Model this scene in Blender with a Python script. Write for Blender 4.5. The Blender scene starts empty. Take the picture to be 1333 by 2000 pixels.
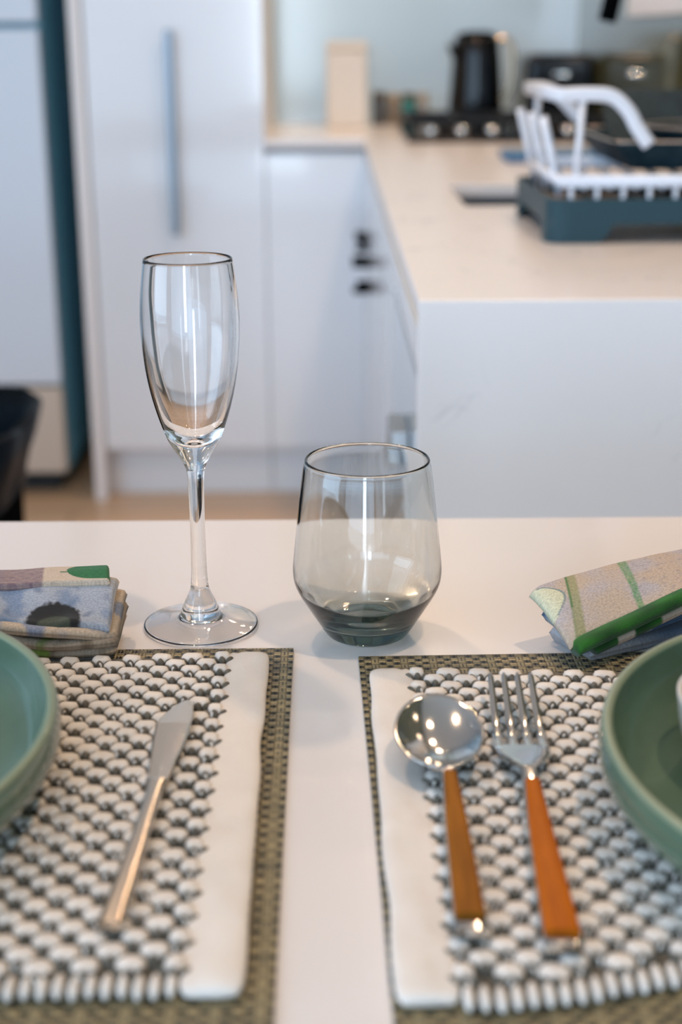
import bpy, bmesh, math, random
from math import sin, cos, pi, radians, exp
from mathutils import Vector, Matrix, noise
random.seed(7)
scene = bpy.context.scene
C = scene.collection

# ------------------------------------------------------------ camera, world, light
cd = bpy.data.cameras.new('camera'); cam = bpy.data.objects.new('camera', cd); C.objects.link(cam)
cd.sensor_fit = 'VERTICAL'; cd.sensor_height = 36.0; cd.sensor_width = 24.0
cd.lens = 2850.0 / 2000.0 * 36.0
cd.clip_start = 0.02
CAM_P, CAM_Y, CAM_R = radians(18.0), radians(0.36), radians(0.31)
fwd = Vector((sin(CAM_Y) * cos(CAM_P), cos(CAM_Y) * cos(CAM_P), -sin(CAM_P)))
rt = Vector((cos(CAM_Y), -sin(CAM_Y), 0)); up = rt.cross(fwd)
rt2 = rt * cos(CAM_R) - up * sin(CAM_R); up2 = up * cos(CAM_R) + rt * sin(CAM_R)
M = Matrix((rt2, up2, -fwd)).transposed().to_4x4(); M.translation = Vector((0, 0, 1.13))
cam.matrix_world = M
cd.dof.use_dof = True; cd.dof.focus_distance = 0.835; cd.dof.aperture_fstop = 4.9
scene.camera = cam

scene.view_settings.view_transform = 'Standard'; scene.view_settings.look = 'None'
scene.view_settings.gamma = 1.0; scene.view_settings.use_curve_mapping = False
scene.view_settings.exposure = 0.0
cy = scene.cycles
cy.max_bounces = 14; cy.transmission_bounces = 12; cy.glossy_bounces = 6; cy.diffuse_bounces = 4; cy.transparent_max_bounces = 12
cy.caustics_reflective = False; cy.caustics_refractive = True; cy.blur_glossy = 0.4
cy.sample_clamp_indirect = 0.0; cy.use_denoising = True

w = bpy.data.worlds.new('daylight'); scene.world = w; w.use_nodes = True
bg = w.node_tree.nodes['Background']; bg.inputs[0].default_value = (0.62, 0.78, 1.0, 1); bg.inputs[1].default_value = 1.0

def area(name, loc, aim, sx, sy, power, col, shape='RECTANGLE', spread=180):
    l = bpy.data.lights.new(name, 'AREA'); l.shape = shape; l.size = sx; l.size_y = sy; l.energy = power; l.color = col
    l.spread = radians(spread)
    o = bpy.data.objects.new(name, l); C.objects.link(o); o.location = loc
    o.rotation_euler = (Vector(aim) - Vector(loc)).to_track_quat('-Z', 'Y').to_euler()
    return o
# daylight through the glazed doors behind the table and the window on the left
area('daylight_rear', (-1.0, -2.50, 1.20), (-1.0, 3, 1.1), 3.2, 2.2, 56, (0.50, 0.73, 1.0))
area('daylight_left', (-2.60, 0.0, 1.45), (0.3, 1.4, 0.8), 2.2, 1.7, 48, (0.52, 0.75, 1.0))
area('daylight_narrow_pane', (-0.30, -2.45, 1.3), (-0.1, 1, 0.9), 0.30, 2.0, 26, (0.70, 0.86, 1.0))
LAMPS = [(-0.50, 1.65), (0.42, 1.75), (0.45, 2.75), (0.32, 3.75), (0.50, 0.55)]
LAMP_P = [8.5, 2.6, 5.2, 7.5, 6.5]
for (lx, ly), p in zip(LAMPS, LAMP_P):
    area('downlight_lamp', (lx, ly, 2.445), (lx, ly, 0), 0.085, 0.085, p, (1.0, 0.68, 0.43), 'DISK', 150)

# ------------------------------------------------------------ materials
def mat(name, col, rough=0.5, metal=0.0, **kw):
    m = bpy.data.materials.new(name); m.use_nodes = True
    p = m.node_tree.nodes['Principled BSDF']
    p.inputs['Base Color'].default_value = (*col, 1); p.inputs['Roughness'].default_value = rough
    p.inputs['Metallic'].default_value = metal
    for k, v in kw.items():
        p.inputs[k.replace('_', ' ')].default_value = v
    return m
def nt(m): return m.node_tree.nodes, m.node_tree.links, m.node_tree.nodes['Principled BSDF']
def add_noise(m, c1, c2, scale=8, detail=4, lo=0.4, hi=0.6, stretch=(1, 1, 1), bump=0.0, bscale=None, bdist=0.001):
    n, l, p = nt(m)
    tc = n.new('ShaderNodeTexCoord'); mp = n.new('ShaderNodeMapping'); mp.inputs['Scale'].default_value = stretch
    l.new(tc.outputs['Object'], mp.inputs[0])
    nz = n.new('ShaderNodeTexNoise'); nz.inputs['Scale'].default_value = scale; nz.inputs['Detail'].default_value = detail
    l.new(mp.outputs[0], nz.inputs[0])
    r = n.new('ShaderNodeValToRGB'); r.color_ramp.elements[0].position = lo; r.color_ramp.elements[1].position = hi
    r.color_ramp.elements[0].color = (*c1, 1); r.color_ramp.elements[1].color = (*c2, 1)
    l.new(nz.outputs[0], r.inputs[0]); l.new(r.outputs[0], p.inputs['Base Color'])
    if bump:
        b = n.new('ShaderNodeBump'); b.inputs['Strength'].default_value = bump; b.inputs['Distance'].default_value = bdist
        nb = n.new('ShaderNodeTexNoise'); nb.inputs['Scale'].default_value = bscale or scale; nb.inputs['Detail'].default_value = 3
        l.new(mp.outputs[0], nb.inputs[0]); l.new(nb.outputs[0], b.inputs['Height']); l.new(b.outputs[0], p.inputs['Normal'])
    return m

m_wall = mat('painted_wall', (0.72, 0.74, 0.78), 0.7)
m_splash = add_noise(mat('glass_splashback', (0.5, 0.6, 0.68), 0.14, 0, IOR=1.6), (0.56, 0.75, 0.90), (0.60, 0.78, 0.92), 1.5)
m_splash2 = add_noise(mat('olive_glass_splashback', (0.2, 0.19, 0.13), 0.05, 0, IOR=2.2), (0.075, 0.078, 0.036), (0.10, 0.098, 0.05), 2.5)
m_ceil = mat('ceiling_paint', (0.8, 0.8, 0.8), 0.8)
m_cab = mat('white_gloss_lacquer', (0.80, 0.84, 0.89), 0.16, 0, Coat_Weight=0.4, Coat_Roughness=0.05)
m_panel = mat('white_end_panel', (0.86, 0.84, 0.84), 0.35)
m_carc = mat('cabinet_carcass', (0.76, 0.77, 0.80), 0.6)
m_rail = mat('champagne_rail', (0.86, 0.58, 0.28), 0.45)
m_table = mat('white_laminate', (0.775, 0.74, 0.73), 0.22, 0, Coat_Weight=0.3, Coat_Roughness=0.08)
m_steel = mat('stainless_steel', (0.60, 0.61, 0.61), 0.10, 1.0)
m_steel_k = mat('satin_warm_steel', (0.76, 0.66, 0.55), 0.26, 1.0)
m_steel_b = mat('brushed_steel', (0.45, 0.47, 0.49), 0.33, 1.0)
m_chrome = mat('chrome', (0.75, 0.74, 0.72), 0.08, 1.0)
m_black = mat('black_plastic', (0.0025, 0.003, 0.0035), 0.7, 0, Specular_IOR_Level=0.0)
m_blackg = mat('black_gloss', (0.003, 0.004, 0.006), 0.12, 0, Specular_IOR_Level=0.35)
m_iron = mat('cast_iron', (0.008, 0.008, 0.009), 0.5, 0, Specular_IOR_Level=0.25)
m_slate = mat('slate_plastic', (0.030, 0.068, 0.088), 0.45, 0, Specular_IOR_Level=0.12)
m_whitep = mat('white_plastic', (0.72, 0.77, 0.86), 0.35)
m_pan = add_noise(mat('pan_coating', (0.02, 0.045, 0.06), 0.5, 0, Specular_IOR_Level=0.15), (0.012, 0.03, 0.042), (0.022, 0.046, 0.06), 40)
m_panrim = mat('pan_rim_bare_metal', (0.45, 0.40, 0.36), 0.3, 0.8)
m_ceramic = mat('cream_ceramic', (0.82, 0.78, 0.72), 0.3)
m_bowl = add_noise(mat('sage_glaze', (0.16, 0.26, 0.21), 0.16, 0, Coat_Weight=0.5, Coat_Roughness=0.06), (0.078, 0.135, 0.090), (0.110, 0.178, 0.118), 14, 6, 0.35, 0.65)
m_bowlrim = mat('pale_glaze_edge', (0.22, 0.27, 0.18), 0.25)
m_fridge = mat('fridge_white', (0.68, 0.76, 0.86), 0.22)
m_fridges = mat('fridge_side_teal_shade', (0.22, 0.55, 0.68), 0.5, 0, Specular_IOR_Level=0.3)  # teal puts the gap's shadow tint into the side's colour
m_dark = mat('dark_recess', (0.02, 0.022, 0.024), 0.7)
m_liner = mat('bin_liner', (0.004, 0.008, 0.013), 0.4, 0, Specular_IOR_Level=0.06)
m_bluecloth = add_noise(mat('blue_cloth', (0.05, 0.15, 0.30), 0.85), (0.05, 0.14, 0.28), (0.10, 0.24, 0.42), 60)
m_blind = mat('cream_blind', (0.80, 0.74, 0.66), 0.8)
m_frame = mat('white_window_frame', (0.8, 0.79, 0.8), 0.4)

m_stone = mat('engineered_stone', (0.75, 0.74, 0.76), 0.22)
n, l, p = nt(m_stone)
tc = n.new('ShaderNodeTexCoord'); nz = n.new('ShaderNodeTexNoise'); nz.inputs['Scale'].default_value = 5.5; nz.inputs['Detail'].default_value = 8; nz.inputs['Distortion'].default_value = 1.6
l.new(tc.outputs['Object'], nz.inputs[0])
r = n.new('ShaderNodeValToRGB'); e = r.color_ramp.elements
e[0].position = 0.488; e[0].color = (0, 0, 0, 1); e[1].position = 0.5; e[1].color = (1, 1, 1, 1); x = e.new(0.512); x.color = (0, 0, 0, 1)
l.new(nz.outputs[0], r.inputs[0])
nz2 = n.new('ShaderNodeTexNoise'); nz2.inputs['Scale'].default_value = 7.0; l.new(tc.outputs['Object'], nz2.inputs[0])
r2 = n.new('ShaderNodeValToRGB'); r2.color_ramp.elements[0].position = 0.52; r2.color_ramp.elements[1].position = 0.68
l.new(nz2.outputs[0], r2.inputs[0])
mu = n.new('ShaderNodeMath'); mu.operation = 'MULTIPLY'; l.new(r.outputs[0], mu.inputs[0]); l.new(r2.outputs[0], mu.inputs[1])
mx = n.new('ShaderNodeMix'); mx.data_type = 'RGBA'; mx.inputs['A'].default_value = (0.87, 0.84, 0.84, 1); mx.inputs['B'].default_value = (0.50, 0.50, 0.54, 1)
l.new(mu.outputs[0], mx.inputs['Factor']); l.new(mx.outputs['Result'], p.inputs['Base Color'])

m_floor = mat('oak_floor', (0.4, 0.28, 0.18), 0.35)
n, l, p = nt(m_floor)
tc = n.new('ShaderNodeTexCoord'); br = n.new('ShaderNodeTexBrick'); br.inputs['Scale'].default_value = 1.0
br.inputs['Brick Width'].default_value = 1.3; br.inputs['Row Height'].default_value = 0.14; br.inputs['Mortar Size'].default_value = 0.002
br.inputs['Color1'].default_value = (0.78, 0.54, 0.34, 1); br.inputs['Color2'].default_value = (0.66, 0.44, 0.27, 1); br.inputs['Mortar'].default_value = (0.12, 0.08, 0.05, 1)
l.new(tc.outputs['Object'], br.inputs[0])
mp = n.new('ShaderNodeMapping'); mp.inputs['Scale'].default_value = (1.5, 22, 1); l.new(tc.outputs['Object'], mp.inputs[0])
nz = n.new('ShaderNodeTexNoise'); nz.inputs['Scale'].default_value = 3; nz.inputs['Detail'].default_value = 5; l.new(mp.outputs[0], nz.inputs[0])
mx = n.new('ShaderNodeMix'); mx.data_type = 'RGBA'; mx.blend_type = 'MULTIPLY'; mx.inputs['Factor'].default_value = 0.3
l.new(br.outputs[0], mx.inputs['A']); l.new(nz.outputs[0], mx.inputs['B']); l.new(mx.outputs['Result'], p.inputs['Base Color'])

m_wood = add_noise(mat('orange_varnished_wood', (0.5, 0.18, 0.04), 0.45, 0, Specular_IOR_Level=0.12), (0.34, 0.075, 0.002), (0.48, 0.120, 0.003), 30, 6, 0.3, 0.7, (9, 1, 1))
m_wood2 = add_noise(mat('brown_varnished_wood', (0.4, 0.15, 0.04), 0.5, 0, Specular_IOR_Level=0.12), (0.20, 0.066, 0.004), (0.31, 0.105, 0.008), 30, 6, 0.3, 0.7, (9, 1, 1))

def glass(name, absorb, dens, ior=1.5):
    m = bpy.data.materials.new(name); m.use_nodes = True; n = m.node_tree.nodes; l = m.node_tree.links
    n.remove(n['Principled BSDF']); g = n.new('ShaderNodeBsdfGlass'); g.inputs['IOR'].default_value = ior; g.inputs['Roughness'].default_value = 0.0
    l.new(g.outputs[0], n['Material Output'].inputs['Surface'])
    if dens:
        v = n.new('ShaderNodeVolumeAbsorption'); v.inputs['Color'].default_value = (*absorb, 1); v.inputs['Density'].default_value = dens
        l.new(v.outputs[0], n['Material Output'].inputs['Volume'])
    return m
m_glass = glass('clear_glass', (1, 1, 1), 0, 1.5)
m_smoke = glass('smoked_glass', (0.20, 0.34, 0.30), 72.0, 1.5)

# placemat weave: flat vinyl strands, checker of weft over warp with see-through dark cells
def weave_mat(name):
    m = mat(name, (0.3, 0.25, 0.15), 0.45); n, l, p = nt(m)
    tc = n.new('ShaderNodeTexCoord'); sp = n.new('ShaderNodeSeparateXYZ'); l.new(tc.outputs['Object'], sp.inputs[0])
    def M_(op, a, b=None, c=None):
        q = n.new('ShaderNodeMath'); q.operation = op
        for i, v in enumerate((a, b, c)):
            if v is None: continue
            if isinstance(v, (int, float)): q.inputs[i].default_value = v
            else: l.new(v, q.inputs[i])
        return q.outputs[0]
    u = M_('MULTIPLY', sp.outputs[0], 1 / 0.0040); v = M_('MULTIPLY', sp.outputs[1], 1 / 0.0040)
    fu = M_('FRACT', u); fv = M_('FRACT', v)
    par = M_('PINGPONG', M_('ADD', M_('FLOOR', u), M_('FLOOR', v)), 1.0)      # 0 weft over, 1 warp over
    # weft: two strands across y inside the cell ; warp: two thin strands across x
    def two(f): return M_('ABSOLUTE', M_('SINE', M_('MULTIPLY', f, 2 * pi)))
    hw = M_('MULTIPLY', two(fv), M_('POWER', M_('SINE', M_('MULTIPLY', fu, pi)), 0.35))
    hp = M_('MULTIPLY', two(fu), 0.62)
    h = M_('ADD', M_('MULTIPLY', hw, M_('SUBTRACT', 1.0, par)), M_('MULTIPLY', hp, par))
    rnd = n.new('ShaderNodeTexWhiteNoise'); rnd.noise_dimensions = '1D'; l.new(M_('FLOOR', M_('MULTIPLY', v, 2.0)), rnd.inputs['W'])
    rnd2 = n.new('ShaderNodeTexNoise'); rnd2.inputs['Scale'].default_value = 160; l.new(tc.outputs['Object'], rnd2.inputs[0])
    gold = n.new('ShaderNodeValToRGB'); e = gold.color_ramp.elements
    e[0].position = 0.25; e[0].color = (0.15, 0.13, 0.075, 1); e[1].position = 0.8; e[1].color = (0.47, 0.37, 0.19, 1)
    l.new(M_('ADD', M_('MULTIPLY', rnd.outputs[0], 0.5), M_('MULTIPLY', rnd2.outputs[0], 0.6)), gold.inputs[0])
    # every fourth warp is pale, the others near black
    pale = M_('COMPARE', M_('MODULO', M_('ABSOLUTE', M_('FLOOR', u)), 4.0), 1.0, 0.1)
    # the strands overlap the cell edges, so the dark warp shows as a smaller square
    par = M_('MULTIPLY', par, M_('MULTIPLY', M_('LESS_THAN', M_('ABSOLUTE', M_('SUBTRACT', fu, 0.5)), 0.40), M_('LESS_THAN', M_('ABSOLUTE', M_('SUBTRACT', fv, 0.5)), 0.38)))
    wc = n.new('ShaderNodeMix'); wc.data_type = 'RGBA'; wc.inputs['A'].default_value = (0.022, 0.022, 0.02, 1); wc.inputs['B'].default_value = (0.27, 0.23, 0.14, 1)
    l.new(pale, wc.inputs['Factor'])
    cm = n.new('ShaderNodeMix'); cm.data_type = 'RGBA'; l.new(par, cm.inputs['Factor']); l.new(gold.outputs[0], cm.inputs['A']); l.new(wc.outputs['Result'], cm.inputs['B'])
    gap = n.new('ShaderNodeMix'); gap.data_type = 'RGBA'; gap.inputs['A'].default_value = (0.012, 0.012, 0.010, 1)
    l.new(cm.outputs['Result'], gap.inputs['B']); l.new(M_('MINIMUM', M_('MULTIPLY', h, 2.6), 1.0), gap.inputs['Factor'])
    l.new(gap.outputs['Result'], p.inputs['Base Color'])
    b = n.new('ShaderNodeBump'); b.inputs['Strength'].default_value = 0.9; b.inputs['Distance'].default_value = 0.0009
    l.new(h, b.inputs['Height']); l.new(b.outputs[0], p.inputs['Normal'])
    return m
m_weave = weave_mat('woven_vinyl')
m_cotton = add_noise(mat('white_cotton_yarn', (0.80, 0.75, 0.70), 0.9), (0.73, 0.675, 0.62), (0.82, 0.765, 0.71), 90, 3, 0.35, 0.65, (1, 1, 1), 0.5, 900, 0.0006)
m_taupe = add_noise(mat('taupe_yarn', (0.14, 0.12, 0.09), 0.9), (0.085, 0.078, 0.062), (0.17, 0.15, 0.12), 300, 3, 0.35, 0.65, (1, 1, 1), 0.5, 1200, 0.0005)
m_border = add_noise(mat('white_cotton_binding', (0.80, 0.76, 0.72), 0.92), (0.74, 0.685, 0.63), (0.80, 0.745, 0.69), 40, 3, 0.35, 0.65, (1, 1, 1), 0.45, 1100, 0.0006)

def cloth_mat(name):
    m = mat(name, (0.5, 0.5, 0.5), 0.9, 0, Sheen_Weight=0.15); n, l, p = nt(m)
    at = n.new('ShaderNodeAttribute'); at.attribute_name = 'print'
    uv = n.new('ShaderNodeAttribute'); uv.attribute_name = 'thread'
    sp = n.new('ShaderNodeSeparateXYZ'); l.new(uv.outputs['Vector'], sp.inputs[0])
    hs = []
    for ax in (0, 1):
        q = n.new('ShaderNodeMath'); q.operation = 'MULTIPLY'; q.inputs[1].default_value = 2 * pi / 0.0008; l.new(sp.outputs[ax], q.inputs[0])
        s = n.new('ShaderNodeMath'); s.operation = 'SINE'; l.new(q.outputs[0], s.inputs[0]); hs.append(s)
    ad = n.new('ShaderNodeMath'); ad.operation = 'MULTIPLY'; l.new(hs[0].outputs[0], ad.inputs[0]); l.new(hs[1].outputs[0], ad.inputs[1])
    nz = n.new('ShaderNodeTexNoise'); nz.inputs['Scale'].default_value = 700; nz.inputs['Detail'].default_value = 2
    l.new(uv.outputs['Vector'], nz.inputs[0])
    sm = n.new('ShaderNodeMath'); sm.operation = 'MULTIPLY_ADD'; sm.inputs[1].default_value = 0.10; l.new(ad.outputs[0], sm.inputs[0]); l.new(nz.outputs[0], sm.inputs[2])
    mr = n.new('ShaderNodeMapRange'); mr.inputs[1].default_value = 0.25; mr.inputs[2].default_value = 0.75; mr.inputs[3].default_value = 0.72; mr.inputs[4].default_value = 1.2
    l.new(sm.outputs[0], mr.inputs[0])
    mx = n.new('ShaderNodeMix'); mx.data_type = 'RGBA'; mx.blend_type = 'MULTIPLY'; mx.inputs['Factor'].default_value = 1.0
    l.new(at.outputs['Color'], mx.inputs['A']); l.new(mr.outputs[0], mx.inputs['B']); l.new(mx.outputs['Result'], p.inputs['Base Color'])
    b = n.new('ShaderNodeBump'); b.inputs['Strength'].default_value = 0.35; b.inputs['Distance'].default_value = 0.0003
    l.new(sm.outputs[0], b.inputs['Height']); l.new(b.outputs[0], p.inputs['Normal'])
    return m
m_linen = cloth_mat('printed_linen')

# ------------------------------------------------------------ mesh helpers
def obj(name, bm, m, parent=None, smooth=False, bevel=0, seg=2, loc=None):
    me = bpy.data.meshes.new(name)
    if isinstance(bm, tuple): me.from_pydata(bm[0], [], bm[1])
    else: bm.to_mesh(me); bm.free()
    me.materials.append(m)
    if smooth:
        for f in me.polygons: f.use_smooth = True
    o = bpy.data.objects.new(name, me); C.objects.link(o)
    if parent is not None: o.parent = parent
    if loc: o.location = loc
    if bevel:
        b = o.modifiers.new('bevel', 'BEVEL'); b.width = bevel; b.segments = seg; b.limit_method = 'ANGLE'
        for f in me.polygons: f.use_smooth = True
        ws = o.modifiers.new('wn', 'WEIGHTED_NORMAL'); ws.keep_sharp = True
    return o
def tag(o, label=None, cat=None, group=None, kind=None):
    for k, v in (('label', label), ('category', cat), ('group', group), ('kind', kind)):
        if v: o[k] = v
    return o
def thing(name, label, cat, loc=(0, 0, 0), rz=0, group=None):
    o = bpy.data.objects.new(name, None); C.objects.link(o); o.location = loc; o.rotation_euler = (0, 0, rz); o.empty_display_size = 0.05
    return tag(o, label, cat, group)
def struct(o): o['kind'] = 'structure'; return o
def box(bm, x0, x1, y0, y1, z0, z1):
    v = [bm.verts.new(c) for c in ((x0, y0, z0), (x1, y0, z0), (x1, y1, z0), (x0, y1, z0), (x0, y0, z1), (x1, y0, z1), (x1, y1, z1), (x0, y1, z1))]
    for f in ((3, 2, 1, 0), (4, 5, 6, 7), (0, 1, 5, 4), (1, 2, 6, 5), (2, 3, 7, 6), (3, 0, 4, 7)): bm.faces.new([v[i] for i in f])
    return bm
def B(*a):
    return box(bmesh.new(), *a)
def tube(bm, pts, rad, seg=12, cap=True):
    pts = [Vector(p) for p in pts]; n = len(pts); rs = rad if isinstance(rad, (list, tuple)) else [rad] * n
    rings = []; ref = None
    for i, p in enumerate(pts):
        t = (pts[min(i + 1, n - 1)] - pts[max(i - 1, 0)]).normalized()
        if ref is None: ref = Vector((0, 0, 1)) if abs(t.z) < 0.9 else Vector((1, 0, 0))
        a = (ref - t * ref.dot(t)).normalized(); ref = a; b = t.cross(a)
        rings.append([bm.verts.new(p + (a * cos(2 * pi * k / seg) + b * sin(2 * pi * k / seg)) * rs[i]) for k in range(seg)])
    for i in range(n - 1):
        for k in range(seg): bm.faces.new((rings[i][k], rings[i][(k + 1) % seg], rings[i + 1][(k + 1) % seg], rings[i + 1][k]))
    if cap: bm.faces.new(rings[0][::-1]); bm.faces.new(rings[-1])
    return bm
def lathe(prof, seg=96, closed=True, bm=None, cx=0, cy=0):
    """prof: (r, z) from the axis outwards and back; r=0 ends become poles."""
    bm = bm or bmesh.new(); rings = []
    for r, z in prof:
        if r < 1e-6: rings.append([bm.verts.new((cx, cy, z))])
        else: rings.append([bm.verts.new((cx + r * cos(2 * pi * k / seg), cy + r * sin(2 * pi * k / seg), z)) for k in range(seg)])
    prs = list(zip(rings, rings[1:]))
    if closed: prs.append((rings[-1], rings[0]))
    for a, b in prs:
        if len(a) == 1 and len(b) == 1: continue
        for k in range(seg):
            q = (k + 1) % seg
            if len(a) == 1: bm.faces.new((a[0], b[q], b[k]))
            elif len(b) == 1: bm.faces.new((a[k], a[q], b[0]))
            else: bm.faces.new((a[k], a[q], b[q], b[k]))
    bmesh.ops.recalc_face_normals(bm, faces=bm.faces)
    return bm
def cr(pts, n=8):
    """Catmull-Rom through points"""
    pts = [tuple(p) for p in pts]; P = [pts[0]] + pts + [pts[-1]]; out = []
    for i in range(1, len(P) - 2):
        for k in range(n):
            t = k / n
            out.append(tuple(0.5 * (2 * P[i][d] + (P[i + 1][d] - P[i - 1][d]) * t + (2 * P[i - 1][d] - 5 * P[i][d] + 4 * P[i + 1][d] - P[i + 2][d]) * t * t
                       + (-P[i - 1][d] + 3 * P[i][d] - 3 * P[i + 1][d] + P[i + 2][d]) * t ** 3) for d in range(len(pts[0]))))
    out.append(pts[-1]); return out
def loft(bm, path, seg=16, pw=3.0, side=None, caps=True):
    """path rows: x, y, z, width, thickness -> rounded-rectangle section swept along the path"""
    n = len(path); rings = []
    for i, (x, y, z, wd, th) in enumerate(path):
        a = Vector(path[max(i - 1, 0)][:3]); b = Vector(path[min(i + 1, n - 1)][:3]); t = (b - a).normalized()
        s = side or Vector((t.y, -t.x, 0)).normalized(); u = s.cross(t).normalized()
        ring = []
        for k in range(seg):
            an = 2 * pi * k / seg; c_, s_ = cos(an), sin(an)
            f = (abs(c_) ** pw + abs(s_) ** pw) ** (-1 / pw)
            ring.append(bm.verts.new(Vector((x, y, z)) + s * (wd / 2 * c_ * f) + u * (th / 2 * s_ * f)))
        rings.append(ring)
    for i in range(n - 1):
        for k in range(seg): bm.faces.new((rings[i][k], rings[i][(k + 1) % seg], rings[i + 1][(k + 1) % seg], rings[i + 1][k]))
    if caps: bm.faces.new(rings[0][::-1]); bm.faces.new(rings[-1])
    bmesh.ops.recalc_face_normals(bm, faces=bm.faces)
    return bm

# ------------------------------------------------------------ room shell
XR, YB, XL, YF, HC = 0.70, 4.32, -2.7, -2.6, 2.46
struct(obj('floor', B(XL, XR, YF, YB, -0.1, 0), m_floor))
struct(obj('ceiling', B(XL, XR, YF, YB, HC, HC + 0.1), m_ceil))
struct(obj('wall_back', B(XL, XR + 0.1, YB, YB + 0.1, -0.1, HC), m_splash))
# right wall in the kitchen has a window opening over the sink
WY0, WY1, WZ0, WZ1 = 2.2, 3.50, 1.172, 2.1
bm = B(XR, XR + 0.1, YF, WY0, -0.1, HC); box(bm, XR, XR + 0.1, WY1, YB, -0.1, HC); box(bm, XR, XR + 0.1, WY0, WY1, -0.1, WZ0); box(bm, XR, XR + 0.1, WY0, WY1, WZ1, HC)
struct(obj('wall_right', bm, m_splash2))
bm = B(XL - 0.1, XL, YF, YB, -0.1, 0.6); box(bm, XL - 0.1, XL, YF, YB, 2.3, HC); box(bm, XL - 0.1, XL, YF, -1.1, 0.6, 2.3); box(bm, XL - 0.1, XL, 0.5, YB, 0.6, 2.3)
struct(obj('wall_left', bm, m_wall))
bm = B(XL, -1.9, YF - 0.1, YF, -0.1, HC); box(bm, 0.4, XR, YF - 0.1, YF, -0.1, HC); box(bm, -1.9, 0.4, YF - 0.1, YF, 2.3, HC); box(bm, 0.05, 0.13, YF - 0.1, YF, 0, 2.3)
struct(obj('wall_front', bm, m_wall))
# window over the sink: frame, cream blind, pane
wn = struct(thing('window_1', None, None, (XR, (WY0 + WY1) / 2, WZ0)))
def wl(o): o.location = -Vector(wn.location); return o
bm = bmesh.new()
box(bm, XR - 0.022, XR + 0.06, WY0, WY1, WZ0, WZ0 + 0.045); box(bm, XR - 0.022, XR + 0.06, WY1 - 0.06, WY1, WZ0 + 0.045, WZ1); box(bm, XR - 0.022, XR + 0.06, WY0, WY0 + 0.06, WZ0 + 0.045, WZ1); box(bm, XR - 0.022, XR + 0.06, WY0 + 0.06, WY1 - 0.06, WZ1 - 0.05, WZ1)
wl(obj('window_frame', bm, m_frame, wn, bevel=0.003))
wl(obj('window_pane', B(XR + 0.07, XR + 0.074, WY0 + 0.001, WY1 - 0.001, WZ0 + 0.001, WZ1 - 0.001), glass('window_glass', (1, 1, 1), 0, 1.45), wn))
bm = bmesh.new()
for k in range(9):
    z = WZ0 + 0.10 + k * 0.09
    loft(bm, [(XR + 0.03 - 0.012 * (k == 0), y, z + 0.03, 0.03, 0.085) for y in (WY0 + 0.065, WY1 - 0.10)], 12, 2.2)
wl(obj('roman_blind', bm, m_blind, wn, True))

# ------------------------------------------------------------ kitchen joinery
def rel(o, root): o.location = -Vector(root.location); return o
T = thing('pantry_cabinet', 'tall white gloss pantry cabinet with one long vertical pull behind the table', 'cabinet', (-0.36, 3.95, 0))
rel(obj('carcass', B(-0.578, -0.1555, 3.625, YB - 0.002, 0.13, 2.3), m_panel, T, bevel=0.002), T)
rel(obj('door', B(-0.577, -0.1562, 3.60, 3.623, 0.133, 2.29), m_cab, T, bevel=0.002), T)
bm = bmesh.new(); box(bm, -0.3835, -0.3655, 3.564, 3.582, 0.677, 1.150)
for z in (0.72, 1.10): box(bm, -0.381, -0.368, 3.582, 3.6, z, z + 0.02)
rel(obj('handle', bm, mat('dark_blue_grey_metal', (0.22, 0.26, 0.30), 0.35, 1.0), T, bevel=0.003), T)
rel(obj('kickboard', B(-0.578, -0.157, 3.66, 3.68, 0, 0.13), m_cab, T), T)
tag(obj('end_panel', B(-0.607, -0.580, 3.585, YB - 0.002, 0, 2.3), m_panel, bevel=0.002), 'narrow white end panel between the refrigerator gap and pantry cabinet', 'panel')

T = thing('refrigerator', 'white refrigerator at the left edge with a lower drawer line', 'refrigerator', (-1.03, 3.95, 0))
rel(obj('cabinet_body', B(-1.38, -0.687, 3.665, 4.30, 0.055, 1.86), m_fridges, T, bevel=0.006), T)
rel(obj('upper_door', B(-1.38, -0.685, 3.62, 3.662, 1.168, 1.86), m_fridge, T, bevel=0.006), T)
rel(obj('middle_door', B(-1.38, -0.685, 3.62, 3.662, 0.298, 1.155), m_fridge, T, bevel=0.006), T)
rel(obj('drawer_front', B(-1.38, -0.685, 3.62, 3.662, 0.065, 0.290), mat('fridge_floor_reflection', (0.60, 0.52, 0.44), 0.35), T, bevel=0.006), T)  # cream stands for the floor's reflection on the white drawer
rel(obj('plinth', B(-1.36, -0.72, 3.70, 4.28, 0.0, 0.054), m_dark, T), T)

# base cabinet below the back run
T = thing('base_cabinet', 'white base cabinet beside the pantry under the back worktop', 'cabinet', (-0.04, 3.9, 0))
rel(obj('carcass', B(-0.154, 0.12, 3.635, YB - 0.002, 0.13, 0.872), m_carc, T), T)
rel(obj('door', B(-0.1548, 0.098, 3.604, 3.627, 0.133, 0.866), m_cab, T, bevel=0.002), T)
rel(obj('kickboard', B(-0.154, 0.12, 3.66, 3.68, 0, 0.13), m_cab, T), T)

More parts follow.
